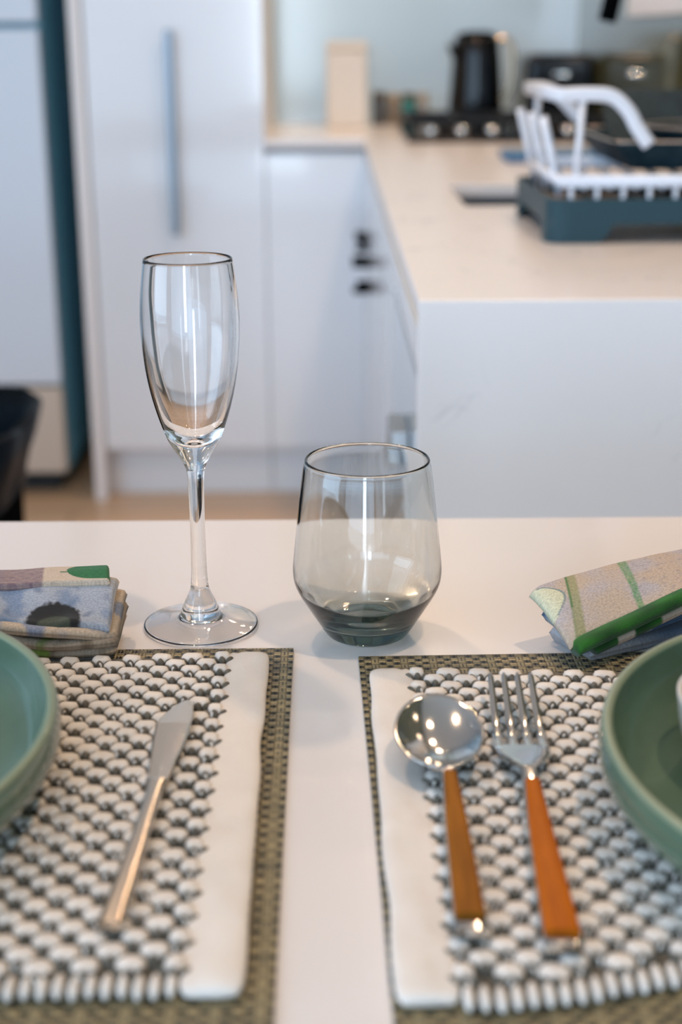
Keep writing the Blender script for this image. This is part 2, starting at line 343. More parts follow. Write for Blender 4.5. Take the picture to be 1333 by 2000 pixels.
def pull(y, z0, z1, name, T, d=0.036, ly=0.10):
    bm = bmesh.new()
    box(bm, 0.083 - d, 0.083, y, y + ly, z1 - 0.011, z1); box(bm, 0.083 - d, 0.083, y, y + ly, z0, z0 + 0.013)
    h = rel(obj('handle', bm, m_black, T, bevel=0.0015), T)
    g = obj('grip', B(0.083 - d, 0.083 - d + 0.007, y, y + ly, z0 + 0.013, z1 - 0.011), m_whitep, h)
    return h
units = [(1.358, 1.93, 'white dishwasher front nearest the waterfall end of the peninsula', 'dishwasher'),
         (1.93, 2.49, 'white gloss base cabinet under the sink', 'base_cabinet'),
         (2.49, 3.05, 'white gloss base cabinet between the sink and the hob', 'base_cabinet'),
         (3.05, 3.60, 'white gloss base cabinet with dark square pulls by the inner corner', 'base_cabinet')]
for i, (y0, y1, lab, nm) in enumerate(units):
    T = thing(nm, lab, 'dishwasher' if i == 0 else 'cabinet', (0.38, (y0 + y1) / 2, 0))
    rel(obj('carcass', B(0.106, 0.66, y0, y1, 0.13, 0.70 if i == 1 else 0.862), m_carc, T), T)
    if i == 0:
        rel(obj('control_panel', B(0.083, 0.104, y0 + 0.001, y1 - 0.001, 0.822, 0.862), m_cab, T, bevel=0.001), T)
        rel(obj('door', B(0.083, 0.104, y0 + 0.001, y1 - 0.001, 0.133, 0.812), mat('dishwasher_pale_blue_gloss', (0.58, 0.68, 0.78), 0.08, 0.35), T, bevel=0.001), T)
        bm = bmesh.new(); box(bm, 0.062, 0.083, 1.50, 1.58, 0.693, 0.732)
        rel(obj('handle', bm, m_steel_b, T, bevel=0.003), T)
    else:
        rel(obj('door', B(0.083, 0.104, y0 + 0.0015, y1 - 0.0015, 0.133, 0.862), m_cab, T, bevel=0.001), T)
        if i == 3:
            pull(3.08, 0.614, 0.680, 'handle', T); pull(3.42, 0.655, 0.690, 'handle', T, 0.024)
    rel(obj('kickboard', B(0.13, 0.15, y0, y1, 0, 0.13), m_cab, T), T)
tag(obj('finger_rail', B(0.088, 0.115, 1.356, 3.60, 0.864, 0.879), m_rail), 'thin champagne finger rail below the peninsula worktop edge', 'rail')

# L-shaped worktop with waterfall end
SX0, SX1, SY0, SY1 = 0.195, 0.60, 2.125, 2.44
bm = bmesh.new(); X0 = 0.081; Zt, Zb = 0.90, 0.88
xs = [-0.155, X0, SX0, SX1, XR - 0.001]; ys = [1.335, 1.355, SY0, SY1, 3.59, YB - 0.001]
vt = {}
def V(x, y, z):
    k = (round(x, 5), round(y, 5), round(z, 5))
    if k not in vt: vt[k] = bm.verts.new(k)
    return vt[k]
def cell(i, j):
    if i < 0 or j < 0 or i > 3 or j > 4: return False
    if i == 0 and j < 4: return False
    if i == 2 and j == 2: return False
    return True
for i in range(4):
    for j in range(5):
        if not cell(i, j): continue
        a, b, c, d = xs[i], xs[i + 1], ys[j], ys[j + 1]
        bm.faces.new((V(a, c, Zt), V(b, c, Zt), V(b, d, Zt), V(a, d, Zt)))
        if j > 0: bm.faces.new((V(a, d, Zb), V(b, d, Zb), V(b, c, Zb), V(a, c, Zb)))
        lo = Zb
        if not cell(i - 1, j): bm.faces.new((V(a, d, lo), V(a, c, lo), V(a, c, Zt), V(a, d, Zt)))
        if not cell(i + 1, j): bm.faces.new((V(b, c, lo), V(b, d, lo), V(b, d, Zt), V(b, c, Zt)))
        if not cell(i, j + 1): bm.faces.new((V(b, d, lo), V(a, d, lo), V(a, d, Zt), V(b, d, Zt)))
        if not cell(i, j - 1): bm.faces.new((V(a, c, lo), V(b, c, lo), V(b, c, Zt), V(a, c, Zt)))
for i in range(1, 4):   # waterfall leg
    a, b = xs[i], xs[i + 1]
    bm.faces.new((V(a, ys[0], 0), V(b, ys[0], 0), V(b, ys[0], Zb), V(a, ys[0], Zb)))
    bm.faces.new((V(b, ys[1], 0), V(a, ys[1], 0), V(a, ys[1], Zb), V(b, ys[1], Zb)))
    bm.faces.new((V(a, ys[1], 0), V(b, ys[1], 0), V(b, ys[0], 0), V(a, ys[0], 0)))
for x, fl in ((X0, 0), (xs[4], 1)):
    q = [V(x, ys[1], 0), V(x, ys[0], 0), V(x, ys[0], Zb), V(x, ys[1], Zb)]
    bm.faces.new(q[::-1] if fl else q)
bmesh.ops.recalc_face_normals(bm, faces=bm.faces)
tag(obj('worktop', bm, m_stone, bevel=0.0015), 'pale stone L-shaped worktop with veined waterfall end facing the table', 'worktop')

T = thing('sink', 'shade-darkened undermount sink set in the worktop left of the dish rack', 'sink', (0.40, 2.28, 0.72))
bm = bmesh.new(); t = 0.002
o_, i_ = (SX0 - 0.008, SX1 + 0.008, SY0 - 0.008, SY1 + 0.008), (SX0 - 0.001, SX1 + 0.001, SY0 - 0.001, SY1 + 0.001)
box(bm, o_[0], i_[0], o_[2], o_[3], 0.715, 0.8795); box(bm, i_[1], o_[1], o_[2], o_[3], 0.715, 0.8795)
box(bm, i_[0], i_[1], o_[2], i_[2], 0.715, 0.8795); box(bm, i_[0], i_[1], i_[3], o_[3], 0.715, 0.8795); box(bm, i_[0], i_[1], i_[2], i_[3], 0.715, 0.722)
rel(obj('basin', bm, mat('sink_steel_shade', (0.05, 0.075, 0.10), 0.45, 0.3), T), T)  # steel coloured dark to paint the shade inside the basin
rel(obj('drain', lathe([(0, 0.7225), (0.04, 0.7225), (0.045, 0.726), (0, 0.726)], 32, True, None, 0.40, 2.28), m_chrome, T, True), T)

T = thing('faucet', 'black gooseneck tap over the sink', 'tap', (0.64, 2.27, 0.9))
arc = [(0.64, 2.27, 0.92), (0.64, 2.27, 1.22)] + [(0.53 + 0.11 * cos(a), 2.265, 1.24 + 0.11 * sin(a)) for a in [pi * k / 14 for k in range(0, 14)]] + [(0.419, 2.255, 1.20), (0.408, 2.25, 1.152)]
rel(obj('spout', tube(bmesh.new(), arc, 0.0135, 20), m_black, T, True), T)
rel(obj('base', lathe([(0, 0.9), (0.026, 0.9), (0.026, 0.925), (0.018, 0.93), (0, 0.93)], 32, True, None, 0.64, 2.27), m_black, T, True), T)
rel(obj('lever', tube(bmesh.new(), [(0.645, 2.245, 0.96), (0.64, 2.19, 0.975)], 0.006, 12), m_black, T, True), T)

# ------------------------------------------------------------ dish rack
T = thing('dish_rack', 'white and slate dish drying rack on the worktop beside the sink', 'dish rack', (0.46, 1.865, 0.9))
RX0, RX1, RY0, RY1, RC = 0.252, 0.668, 1.712, 2.022, 0.022
def rrect(x0, x1, y0, y1, r, n=8, m=14):
    P = []
    cs = [(x1 - r, y0 + r, -90), (x1 - r, y1 - r, 0), (x0 + r, y1 - r, 90), (x0 + r, y0 + r, 180)]
    for k, (cx, cy_, a0) in enumerate(cs):
        for q in range(n + 1):
            a = radians(a0 + 90 * q / n); P.append((cx + r * cos(a), cy_ + r * sin(a)))
        nx = cs[(k + 1) % 4]; a = radians(nx[2]); e0 = P[-1]; e1 = (nx[0] + r * cos(a), nx[1] + r * sin(a))
        for q in range(1, m): P.append((e0[0] + (e1[0] - e0[0]) * q / m, e0[1] + (e1[1] - e0[1]) * q / m))
    return P
def tray_shell(x0, x1, y0, y1, r, z0, z1, lift, th):
    Po, Pi = rrect(x0, x1, y0, y1, r, 8, 40), rrect(x0 + th, x1 - th, y0 + th, y1 - th, max(r - th, 0.002), 8, 40)
    bm = bmesh.new(); n = len(Po); R = []
    for i in range(n):
        x, y = Po[i]; d = max(min(x - x0, x1 - x), min(y - y0, y1 - y)) if True else 0
        e = min(x - x0, x1 - x) if min(y - y0, y1 - y) < 0.004 else min(y - y0, y1 - y)
        lim = 0.066 if min(y - y0, y1 - y) < 0.004 else 0.045
        f = min(max((e - lim) / 0.010, 0), 1); zb = z0 + lift * f
        R.append([bm.verts.new((*Po[i], zb)), bm.verts.new((*Po[i], z1)), bm.verts.new((*Pi[i], z1)), bm.verts.new((*Pi[i], zb))])
    for i in range(n):
        a, b = R[i], R[(i + 1) % n]
        for k in range(4): bm.faces.new((a[k], b[k], b[(k + 1) % 4], a[(k + 1) % 4]))
    bmesh.ops.recalc_face_normals(bm, faces=bm.faces)
    return bm
bm = tray_shell(RX0, RX1, RY0, RY1, RC, 0.9005, 0.951, 0.022, 0.006)
rel(obj('tray_wall', bm, m_slate, T, True), T).modifiers.new('es', 'EDGE_SPLIT').split_angle = radians(40)
bm = B(RX0 + 0.006, RX1 - 0.006, RY0 + 0.006, RY1 - 0.006, 0.923, 0.927)
for k in range(13):
    x = RX0 + 0.03 + k * 0.029; box(bm, x, x + 0.008, RY0 + 0.012, RY1 - 0.012, 0.927, 0.934)
rel(obj('drip_tray', bm, mat('grey_tray_warm_light', (0.20, 0.155, 0.115), 0.4), T, bevel=0.001), T)  # grey tray; the brown in its colour paints warm light on it
bm = bmesh.new()
def bar(pts, wd, th): loft(bm, [(*q, wd, th) for q in pts], 12, 4.0)
FY, BY = 1.728, 2.006
bar([(0.268, FY, 0.970), (0.656, FY, 0.970)], 0.010, 0.0145); bar([(0.268, BY, 0.970), (0.656, BY, 0.970)], 0.010, 0.0145)
bar([(0.268, FY, 0.970), (0.268, BY, 0.970)], 0.010, 0.010); bar([(0.656, FY, 0.970), (0.656, BY, 0.970)], 0.010, 0.0145)
rel(obj('rack_frame', bm, m_whitep, T, True), T)
bm = bmesh.new()
for y in (FY, BY):
    for k in range(13): tube(bm, [(0.281 + k * 0.0305, y, 0.966), (0.281 + k * 0.0305, y, 0.930)], 0.0030, 8)
for k in range(12):
    x = 0.296 + k * 0.0305; tube(bm, [(x, FY, 0.962), (x, BY, 0.962)], 0.0022, 8)
rel(obj('rack_wires', bm, m_whitep, T, True), T)
for y in (2.0, 1.89, 1.785):
    rel(obj('prong', tube(bmesh.new(), [(0.277, y, 0.948), (0.253, y, 1.040)], [0.0050, 0.0056], 12), m_whitep, T, True), T)
bm = bmesh.new()
for y in (FY + 0.012, BY - 0.006):
    pth = cr([(0.264, y, 1.066), (0.30, y, 1.067), (0.326, y, 1.064), (0.345, y, 1.048), (0.356, y, 1.030), (0.371, y, 1.010)] if y < 1.9 else [(0.264, y, 1.066), (0.285, y, 1.065), (0.300, y, 1.058), (0.315, y, 1.045), (0.333, y, 1.026)], 6)
    loft(bm, [(*q, 0.010, 0.0165) for q in pth], 12, 4.0)
loft(bm, [(0.268, FY + 0.008, 1.066, 0.010, 0.0165), (0.262, BY - 0.002, 1.066, 0.010, 0.0165)], 12, 4.0)
hd = rel(obj('cup_rail', bm, m_whitep, T, True), T)
obj('support_post', tube(bmesh.new(), [(0.292, FY + 0.012, 1.062), (0.286, FY + 0.002, 0.972)], 0.0042, 12), m_whitep, hd, True)
obj('support_post', tube(bmesh.new(), [(0.276, BY - 0.006, 1.062), (0.276, BY, 0.972)], 0.0042, 12), m_whitep, hd, True)

# pans on the rack
T = thing('griddle_pan', 'rectangular dark ribbed griddle pan lying across the dish rack', 'pan', (0.331, 1.750, 0.9785))
def rect_tray(bm, secs, r=0.016):
    L_ = [[bm.verts.new((x, y, z)) for x, y in rrect(x0, x1, y0, y1, r, 6, 2)] for x0, x1, y0, y1, z in secs]
    for a, b in zip(L_, L_[1:]):
        for k in range(len(a)): bm.faces.new((a[k], a[(k + 1) % len(a)], b[(k + 1) % len(a)], b[k]))
    bm.faces.new(L_[0][::-1]); bm.faces.new(L_[-1]); bmesh.ops.recalc_face_normals(bm, faces=bm.faces); return bm
GW, GD = 0.285, 0.315
bm = rect_tray(bmesh.new(), [(0.030, GW - 0.03, 0.028, GD - 0.03, 0), (0, GW, 0, GD, 0.033), (0.004, GW - 0.004, 0.004, GD - 0.004, 0.033), (0.032, GW - 0.032, 0.032, GD - 0.032, 0.004)])
obj('pan_body', bm, m_pan, T, True).modifiers.new('es', 'EDGE_SPLIT').split_angle = radians(35)
bm = bmesh.new()
for k in range(18): q = 0.040 + k * 0.0125; box(bm, q - 0.002, q + 0.002, 0.04, GD - 0.04, 0.004, 0.0085)
obj('ribs', bm, m_pan, T)
bm = bmesh.new(); P = rrect(0.002, GW - 0.002, 0.002, GD - 0.002, 0.015, 6, 2)
tube(bm, [(x, y, 0.0335) for x, y in P + [P[0]]], 0.0016, 8, False)
obj('rim', bm, m_panrim, T, True)
T = thing('frying_pan', 'round dark blue pan resting inside the griddle pan at the right edge', 'pan', (0.498, 1.868, 0.9875), 0)
obj('pan_body', lathe([(0, 0), (0.070, 0), (0.108, 0.036), (0.105, 0.036), (0.068, 0.004), (0, 0.004)], 64), m_pan, T, True).modifiers.new('es', 'EDGE_SPLIT').split_angle = radians(40)
bm = bmesh.new(); tube(bm, [(0.1065 * cos(2 * pi * k / 64), 0.1065 * sin(2 * pi * k / 64), 0.0365) for k in range(65)], 0.0019, 8, False)
obj('rim', bm, m_panrim, T, True)
obj('handle', tube(bmesh.new(), [(0.10, 0.0, 0.03), (0.13, 0.0, 0.038), (0.175, 0.0, 0.042)], [0.008, 0.009, 0.008], 12), m_black, T, True)
T = thing('grill_press', 'dark ribbed grill plate leaning up behind the griddle pan', 'grill plate', (0.49, 2.02, 0.984), 0)
T.rotation_euler = (radians(38), 0, 0)
bm = rect_tray(bmesh.new(), [(-0.112, 0.112, 0.0, 0.105, 0), (-0.115, 0.115, -0.002, 0.108, 0.012)], 0.02); obj('plate', bm, m_pan, T, True).modifiers.new('es', 'EDGE_SPLIT').split_angle = radians(35)
bm = bmesh.new()
for k in range(19): q = -0.108 + k * 0.012; box(bm, q - 0.002, q + 0.002, 0.006, 0.10, 0.012, 0.0155)
obj('ribs', bm, m_pan, T)

# ------------------------------------------------------------ things at the back of the kitchen
T = thing('gas_hob', 'black gas hob with chrome knobs on the worktop in front of the kettle', 'hob', (0.43, 3.7, 0.9))
HX0, HX1, HY0, HY1 = 0.178, 0.675, 3.43, 3.92
rel(obj('hob_plate', B(HX0, HX1, HY0, HY1, 0.9003, 0.912), m_blackg, T, bevel=0.003), T)
for bx_, by_ in ((0.30, 3.60), (0.55, 3.60), (0.30, 3.80), (0.55, 3.80)):
    b_ = rel(obj('burner', lathe([(0, 0.912), (0.045, 0.912), (0.045, 0.920), (0.03, 0.924), (0.03, 0.930), (0, 0.931)], 32, True, None, bx_, by_), m_iron, T, True), T)
for gx in (0.185, 0.43):
    bm = bmesh.new(); g0, g1, h0, h1 = gx, gx + 0.235, 3.495, 3.90
    for y in (h0, h1 - 0.012, 3.60, 3.70, 3.80): box(bm, g0, g1, y, y + 0.012, 0.935, 0.949)
    for x in (g0, g1 - 0.012, (g0 + g1) / 2 - 0.006): box(bm, x, x + 0.012, h0, h1, 0.935, 0.948)
    for x in (g0, g1 - 0.014):
        for y in (h0, h1 - 0.014): box(bm, x, x + 0.014, y, y + 0.014, 0.912, 0.936)
    rel(obj('pan_support', bm, m_iron, T), T)
for kx in (0.235, 0.305, 0.375, 0.48, 0.55):
    rel(obj('knob', lathe([(0, 0.912), (0.017, 0.912), (0.015, 0.932), (0.012, 0.935), (0, 0.935)], 24, True, None, kx, 3.462), m_chrome, T, True), T)

T = thing('kettle', 'tall black electric kettle with a silver handle behind the hob', 'kettle', (0.398, 4.12, 0.9))
obj('kettle_body', lathe([(0, 0.018), (0.072, 0.018), (0.074, 0.04), (0.069, 0.12), (0.064, 0.19), (0.061, 0.222), (0.056, 0.230), (0, 0.231)], 64), m_blackg, T, True)
obj('power_base', lathe([(0, 0), (0.082, 0), (0.082, 0.014), (0.07, 0.018), (0, 0.018)], 48), m_black, T, True)
obj('lid', lathe([(0, 0.2305), (0.054, 0.2305), (0.051, 0.240), (0.030, 0.245), (0, 0.246)], 48), m_black, T, True)
bm = bmesh.new(); loft(bm, [(*q, 0.022, 0.014) for q in cr([(0.045, -0.01, 0.222), (0.078, -0.012, 0.226), (0.094, -0.014, 0.20), (0.096, -0.014, 0.15), (0.086, -0.014, 0.09), (0.066, -0.012, 0.06)], 6)], 12, 3, Vector((0, 1, 0)))
obj('handle', bm, mat('kettle_champagne_handle', (0.62, 0.48, 0.33), 0.18, 0.9), T, True)
bm = bmesh.new(); loft(bm, [(-0.056, -0.03, 0.185, 0.04, 0.03), (-0.072, -0.036, 0.204, 0.026, 0.018), (-0.078, -0.038, 0.214, 0.020, 0.008)], 12, 2.2, Vector((0, 1, 0)))
obj('spout', bm, m_blackg, T, True)

T = thing('toaster', 'black toaster in the corner right of the kettle', 'toaster', (0.603, 4.1, 0.9))
obj('toaster_body', B(-0.088, 0.088, -0.14, 0.14, 0.012, 0.188), m_blackg, T, bevel=0.022, seg=5)
obj('foot_frame', B(-0.08, 0.08, -0.13, 0.13, 0, 0.012), m_black, T)
for x in (-0.035, 0.035): obj('slot', B(x - 0.014, x + 0.014, -0.10, 0.10, 0.1885, 0.190), m_steel_b, T)
obj('lever', B(-0.02, 0.02, -0.158, -0.140, 0.13, 0.142), m_chrome, T, bevel=0.003)
obj('dial', lathe([(0, -0.001), (0.012, 0), (0.012, 0.01), (0, 0.011)], 24), m_black, T, True, loc=(0.05, -0.140, 0.05)).rotation_euler = (pi / 2, 0, 0)

T = thing('canister', 'tall plain cream canister on the back worktop', 'canister', (0.048, 4.16, 0.9))
obj('canister_body', B(-0.055, 0.055, -0.055, 0.055, 0, 0.198), m_ceramic, T, bevel=0.007, seg=4)
obj('lid', B(-0.0565, 0.0565, -0.0565, 0.0565, 0.1985, 0.221), m_ceramic, T, bevel=0.006, seg=4)

def jar(x, y, r, h, col, lid, lab):
    T = thing('spice_jar', lab, 'jar', (x, y, 0.9), 0, None)
    obj('jar_body', lathe([(0, 0), (r, 0), (r, h * 0.74), (r * 0.85, h * 0.8), (0, h * 0.8)], 28), mat('jar_' + lab.split()[1], col, 0.15, 0), T, True)
    obj('lid', lathe([(0, h * 0.8), (r * 0.92, h * 0.8), (r * 0.92, h), (0, h)], 28), mat('jar_lid', lid, 0.35, 0.4), T, True)
jar(0.138, 4.17, 0.020, 0.088, (0.09, 0.10, 0.11), (0.10, 0.07, 0.04), 'small dark jar with brown lid right beside the cream canister')
jar(0.179, 4.19, 0.019, 0.082, (0.28, 0.22, 0.16), (0.45, 0.33, 0.2), 'small tan jar between the dark jar and the teal jar')
jar(0.219, 4.17, 0.020, 0.085, (0.02, 0.20, 0.19), (0.12, 0.10, 0.06), 'small teal jar among the jars left of the kettle')
jar(0.258, 4.20, 0.017, 0.084, (0.42, 0.40, 0.38), (0.5, 0.42, 0.32), 'small pale jar at the right end nearest the kettle')

T = obj('folded_dishcloth', B(0.34, 0.60, 2.86, 3.0, 0.9003, 0.918), m_bluecloth, bevel=0.006, seg=3)
tag(T, 'folded blue dishcloth on the worktop behind the sink', 'cloth')

# bin at the left edge
T = thing('waste_bin', 'black waste bin with a liner over its rim at the left edge', 'bin', (-0.660, 2.0, 0))
def sqr(bm, secs, seg=48, pw=4):
    rings = []
    for rx, ry, z in secs:
        rg = []
        for k in range(seg):
            a = 2 * pi * k / seg; f = (abs(cos(a)) ** pw + abs(sin(a)) ** pw) ** (-1 / pw)
            rg.append(bm.verts.new((rx * cos(a) * f, ry * sin(a) * f, z)))
        rings.append(rg)
    for a, b in zip(rings, rings[1:]):
        for k in range(seg): bm.faces.new((a[k], a[(k + 1) % seg], b[(k + 1) % seg], b[k]))
    return rings
bm = bmesh.new(); R = sqr(bm, [(0.19, 0.15, 0), (0.205, 0.165, 0.60), (0.20, 0.16, 0.60), (0.185, 0.145, 0.01)])
bm.faces.new(R[0][::-1]); bm.faces.new(R[-1]); obj('bin_body', bm, m_black, T, True)
bm = bmesh.new(); secs = [(0.186, 0.146, 0.30), (0.200, 0.160, 0.61), (0.232, 0.185, 0.655), (0.236, 0.190, 0.645), (0.226, 0.182, 0.60), (0.209, 0.170, 0.555), (0.2065, 0.1675, 0.53)]
R = sqr(bm, secs)
for v in bm.verts:
    nn = noise.noise(v.co * 22) * 0.010 + noise.noise(v.co * 60) * 0.003
    v.co.x += nn * (1 if v.co.x > 0 else -1); v.co.z += nn * 0.8
bm.faces.new(R[0]); obj('bin_liner', bm, m_liner, T, True)

T.scale = (1, 1, 0.958)

# ------------------------------------------------------------ table
TT = 0.80
T = thing('dining_table', 'white table with two place settings in the foreground', 'table', (0, 0.55, 0))
rel(obj('tabletop', B(-1.1, 0.68, 0.12, 1.0, 0.765, TT), m_table, T, bevel=0.0015), T)
bm = bmesh.new(); box(bm, -1.0, 0.6, 0.20, 0.222, 0.68, 0.765); box(bm, -1.0, 0.6, 0.898, 0.92, 0.68, 0.765); box(bm, -1.0, -0.978, 0.222, 0.898, 0.68, 0.765); box(bm, 0.578, 0.6, 0.222, 0.898, 0.68, 0.765)
rel(obj('apron', bm, m_table, T), T)
for x in (-1.0, 0.54):
    for y in (0.20, 0.86): rel(obj('leg', B(x, x + 0.06, y, y + 0.06, 0, 0.6795), m_table, T, bevel=0.003), T)

def placemat(x0, x1, y0, y1, rz, lab):
    cx, cy_ = (x0 + x1) / 2, (y0 + y1) / 2
    o = obj('placemat', B(x0 - cx, x1 - cx, y0 - cy_, y1 - cy_, 0, 0.0016), m_weave, loc=(cx, cy_, TT + 0.0003))
    # rotate about the far inner corner
    px_ = x1 if x1 < 0 else x0; pv = Vector((px_, y1, 0)); c = Vector((cx, cy_, 0))
    c2 = pv + Matrix.Rotation(rz, 3, 'Z') @ (c - pv); o.location = (c2.x, c2.y, TT + 0.0003); o.rotation_euler = (0, 0, rz)
    return tag(o, lab, 'placemat')
placemat(-0.46, -0.0225, 0.31, 0.7615, radians(0.1), 'dark gold woven placemat under the knitted mat with the knife')
placemat(0.0140, 0.452, 0.30, 0.749, radians(1.15), 'dark gold woven placemat under the knitted mat with spoon and fork')

# knitted pebble mats: built in local space, inner edge x=0 running outwards along +x (mirrored for the left one)
def knit_mat(x_in, y_far, length, sgn, rz, lab, bw, bulge):
    zt = TT + 0.0023
    T = thing('knitted_mat', lab, 'knitted mat', (x_in, y_far, zt), rz)
    Wd = 0.40
    bm = bmesh.new(); g = 40
    # base cloth
    def ynear(x): return -length + bulge(x)
    top = []
    for i in range(g + 1):
        x = bw * 0.6 + (Wd - bw * 0.6) * i / g
        top.append([(sgn * x, 0.0 - 0.004, 0.0), (sgn * x, ynear(x) + 0.006, 0.0), (sgn * x, ynear(x) + 0.006, 0.0032), (sgn * x, -0.004, 0.0032)])
    R = [[bm.verts.new(c) for c in r_] for r_ in top]
    for a, b in zip(R, R[1:]):
        for k in range(4): bm.faces.new((a[k], a[(k + 1) % 4], b[(k + 1) % 4], b[k]))
    bm.faces.new(R[0]); bm.faces.new(R[-1][::-1]); bmesh.ops.recalc_face_normals(bm, faces=bm.faces)
    obj('backing_cloth', bm, m_taupe, T)
    # template pebble
    tb = bmesh.new(); bmesh.ops.create_icosphere(tb, subdivisions=2, radius=1.0)
    tv = [v.co.copy() for v in tb.verts]; tf = [[v.index for v in f.verts] for f in tb.faces]; tb.free()
    vs, fs, vd, fd = [], [], [], []
    rnd = random.Random(3 if sgn > 0 else 5)
    def put(vl, fl, cx, cy_, cz, ax, ay, az, rot, notch):
        b = len(vl); c_, s_ = cos(rot), sin(rot)
        for v in tv:
            x, y, z = v.x, v.y, v.z
            if notch:
                k = notch * exp(-(x / 0.30) ** 2)
                y2 = y * (1 - (0.50 * k if y < 0 else 0.14 * k)); z2 = z * (1 - 0.30 * k) + 0.0
                x2 = x * (1 + 0.12 * (y > 0) * y)
            else: x2, y2, z2 = x, y, z
            X_, Y_ = x2 * ax, y2 * ay
            vl.append((cx + X_ * c_ - Y_ * s_, cy_ + X_ * s_ + Y_ * c_, max(cz + z2 * az, 0.0005)))
        for f in tf: fl.append([b + i for i in f])
    PX, PY = 0.0166, 0.0164
    cols = int((Wd - bw) / (PX / 2)) - 1
    lobes = int((length + 0.02) / PY) + 2
    for c_ in range(cols):
        x = bw + 0.0035 + c_ * PX / 2
        for r_ in range(lobes):
            y = -0.006 - r_ * PY - (PY / 2 if c_ % 2 else 0) - 0.12 * (x - bw) % PY * 0.0 - 0.06 * (x - bw)
            wob = noise.noise(Vector((x * 30, y * 30, sgn * 3))) * 0.0016
            if y < ynear(x) + 0.008: continue
            if y > -0.004: continue
            jx = rnd.uniform(-0.0004, 0.0004); s = rnd.uniform(0.93, 1.06)
            wx = 0.0060 * s if c_ > 0 else 0.0042
            put(vs, fs, sgn * (x + jx), y + wob, 0.0044, wx * rnd.uniform(0.94, 1.06), 0.0063 * s, 0.0035, rnd.uniform(-0.2, 0.2), 1.0)
            # taupe stitch on the near side of each pebble
            put(vd, fd, sgn * (x + jx), y + wob - 0.0066, 0.0044, 0.0019, 0.0026, 0.0034, 0, 0)
            for q in (-1, 1):
                put(vd, fd, sgn * (x + jx) + q * 0.0042, y + wob - 0.0052, 0.0040, 0.0032, 0.0013, 0.0030, q * 0.85, 0)
            # pale loop peeping through
            if rnd.random() < 0.55: put(vs, fs, sgn * (x + jx) + rnd.uniform(-0.001, 0.001), y + wob - 0.0080, 0.0048, 0.0012, 0.0009, 0.0024, 0, 0)
    # fringe at the near edge
    x = bw + 0.004; k = 0
    while x < Wd:
        yy = ynear(x); jy = rnd.uniform(-0.0008, 0.0008)
        put(vs, fs, sgn * x, yy + 0.001 + jy, 0.0034, 0.0021, 0.0070, 0.0031, 0, 0)
        put(vd, fd, sgn * (x + 0.0029), yy + 0.003, 0.0022, 0.0014, 0.0070, 0.0022, 0, 0)
        x += 0.0058; k += 1
    obj('pebble_knit', (vs, fs), m_cotton, T, True); obj('taupe_stitches', (vd, fd), m_taupe, T, True)
    # soft binding strip along the inner edge
    bm = bmesh.new(); rows = []; n = 90; m = 26
    for i in range(n + 1):
        t = i / n; y = 0.001 - (length + 0.005) * t
        endf = min(1.0, (min(t, 1 - t) * (length) + 0.0004) / 0.010); endf = math.sqrt(max(0, 1 - (1 - endf) ** 2)) if endf < 1 else 1
        wv = 0.0012 * noise.noise(Vector((t * 7, sgn * 4, 0))) * 1.2
        w0, w1 = -0.0005 + wv, bw + 0.0015 + 0.0006 * noise.noise(Vector((t * 30, 2, sgn)))
        mid = (w0 + w1) / 2; hw = (w1 - w0) / 2 * (0.72 + 0.28 * endf)
        row = []
        for k in range(m):
            a = 2 * pi * k / m; f = (abs(cos(a)) ** 3.2 + abs(sin(a)) ** 3.2) ** (-1 / 3.2)
            lx = mid + hw * cos(a) * f; lz = 0.0031 + 0.0029 * sin(a) * f * (0.35 + 0.65 * endf)
            if sin(a) > 0.2: lz += 0.0005 * noise.noise(Vector((lx * 160, y * 60, 1))) - 0.0007 * math.exp(-((lx - bw * 0.80) / 0.0016) ** 2)
            row.append(bm.verts.new((sgn * lx, y, max(lz, 0.0002))))
        rows.append(row)
    for a, b in zip(rows, rows[1:]):
        for k in range(m): bm.faces.new((a[k], a[(k + 1) % m], b[(k + 1) % m], b[k]))
    bm.faces.new(rows[0]); bm.faces.new(rows[-1][::-1]); bmesh.ops.recalc_face_normals(bm, faces=bm.faces)
    obj('binding', bm, m_border, T, True)
    return T
knit_mat(-0.0358, 0.7445, 0.298, -1, radians(0.4), 'cream and taupe pebble-knit mat carrying the knife on the left placemat', 0.0215, lambda x: 0.0)
knit_mat(0.0196, 0.7205, 0.280, 1, radians(0.4), 'cream and taupe pebble-knit mat carrying spoon and fork on the right placemat', 0.0215, lambda x: 0.0 - 0.004 * min(x / 0.03, 1) + 0.022 * max(0, (x - 0.03) / 0.1) ** 1.5)

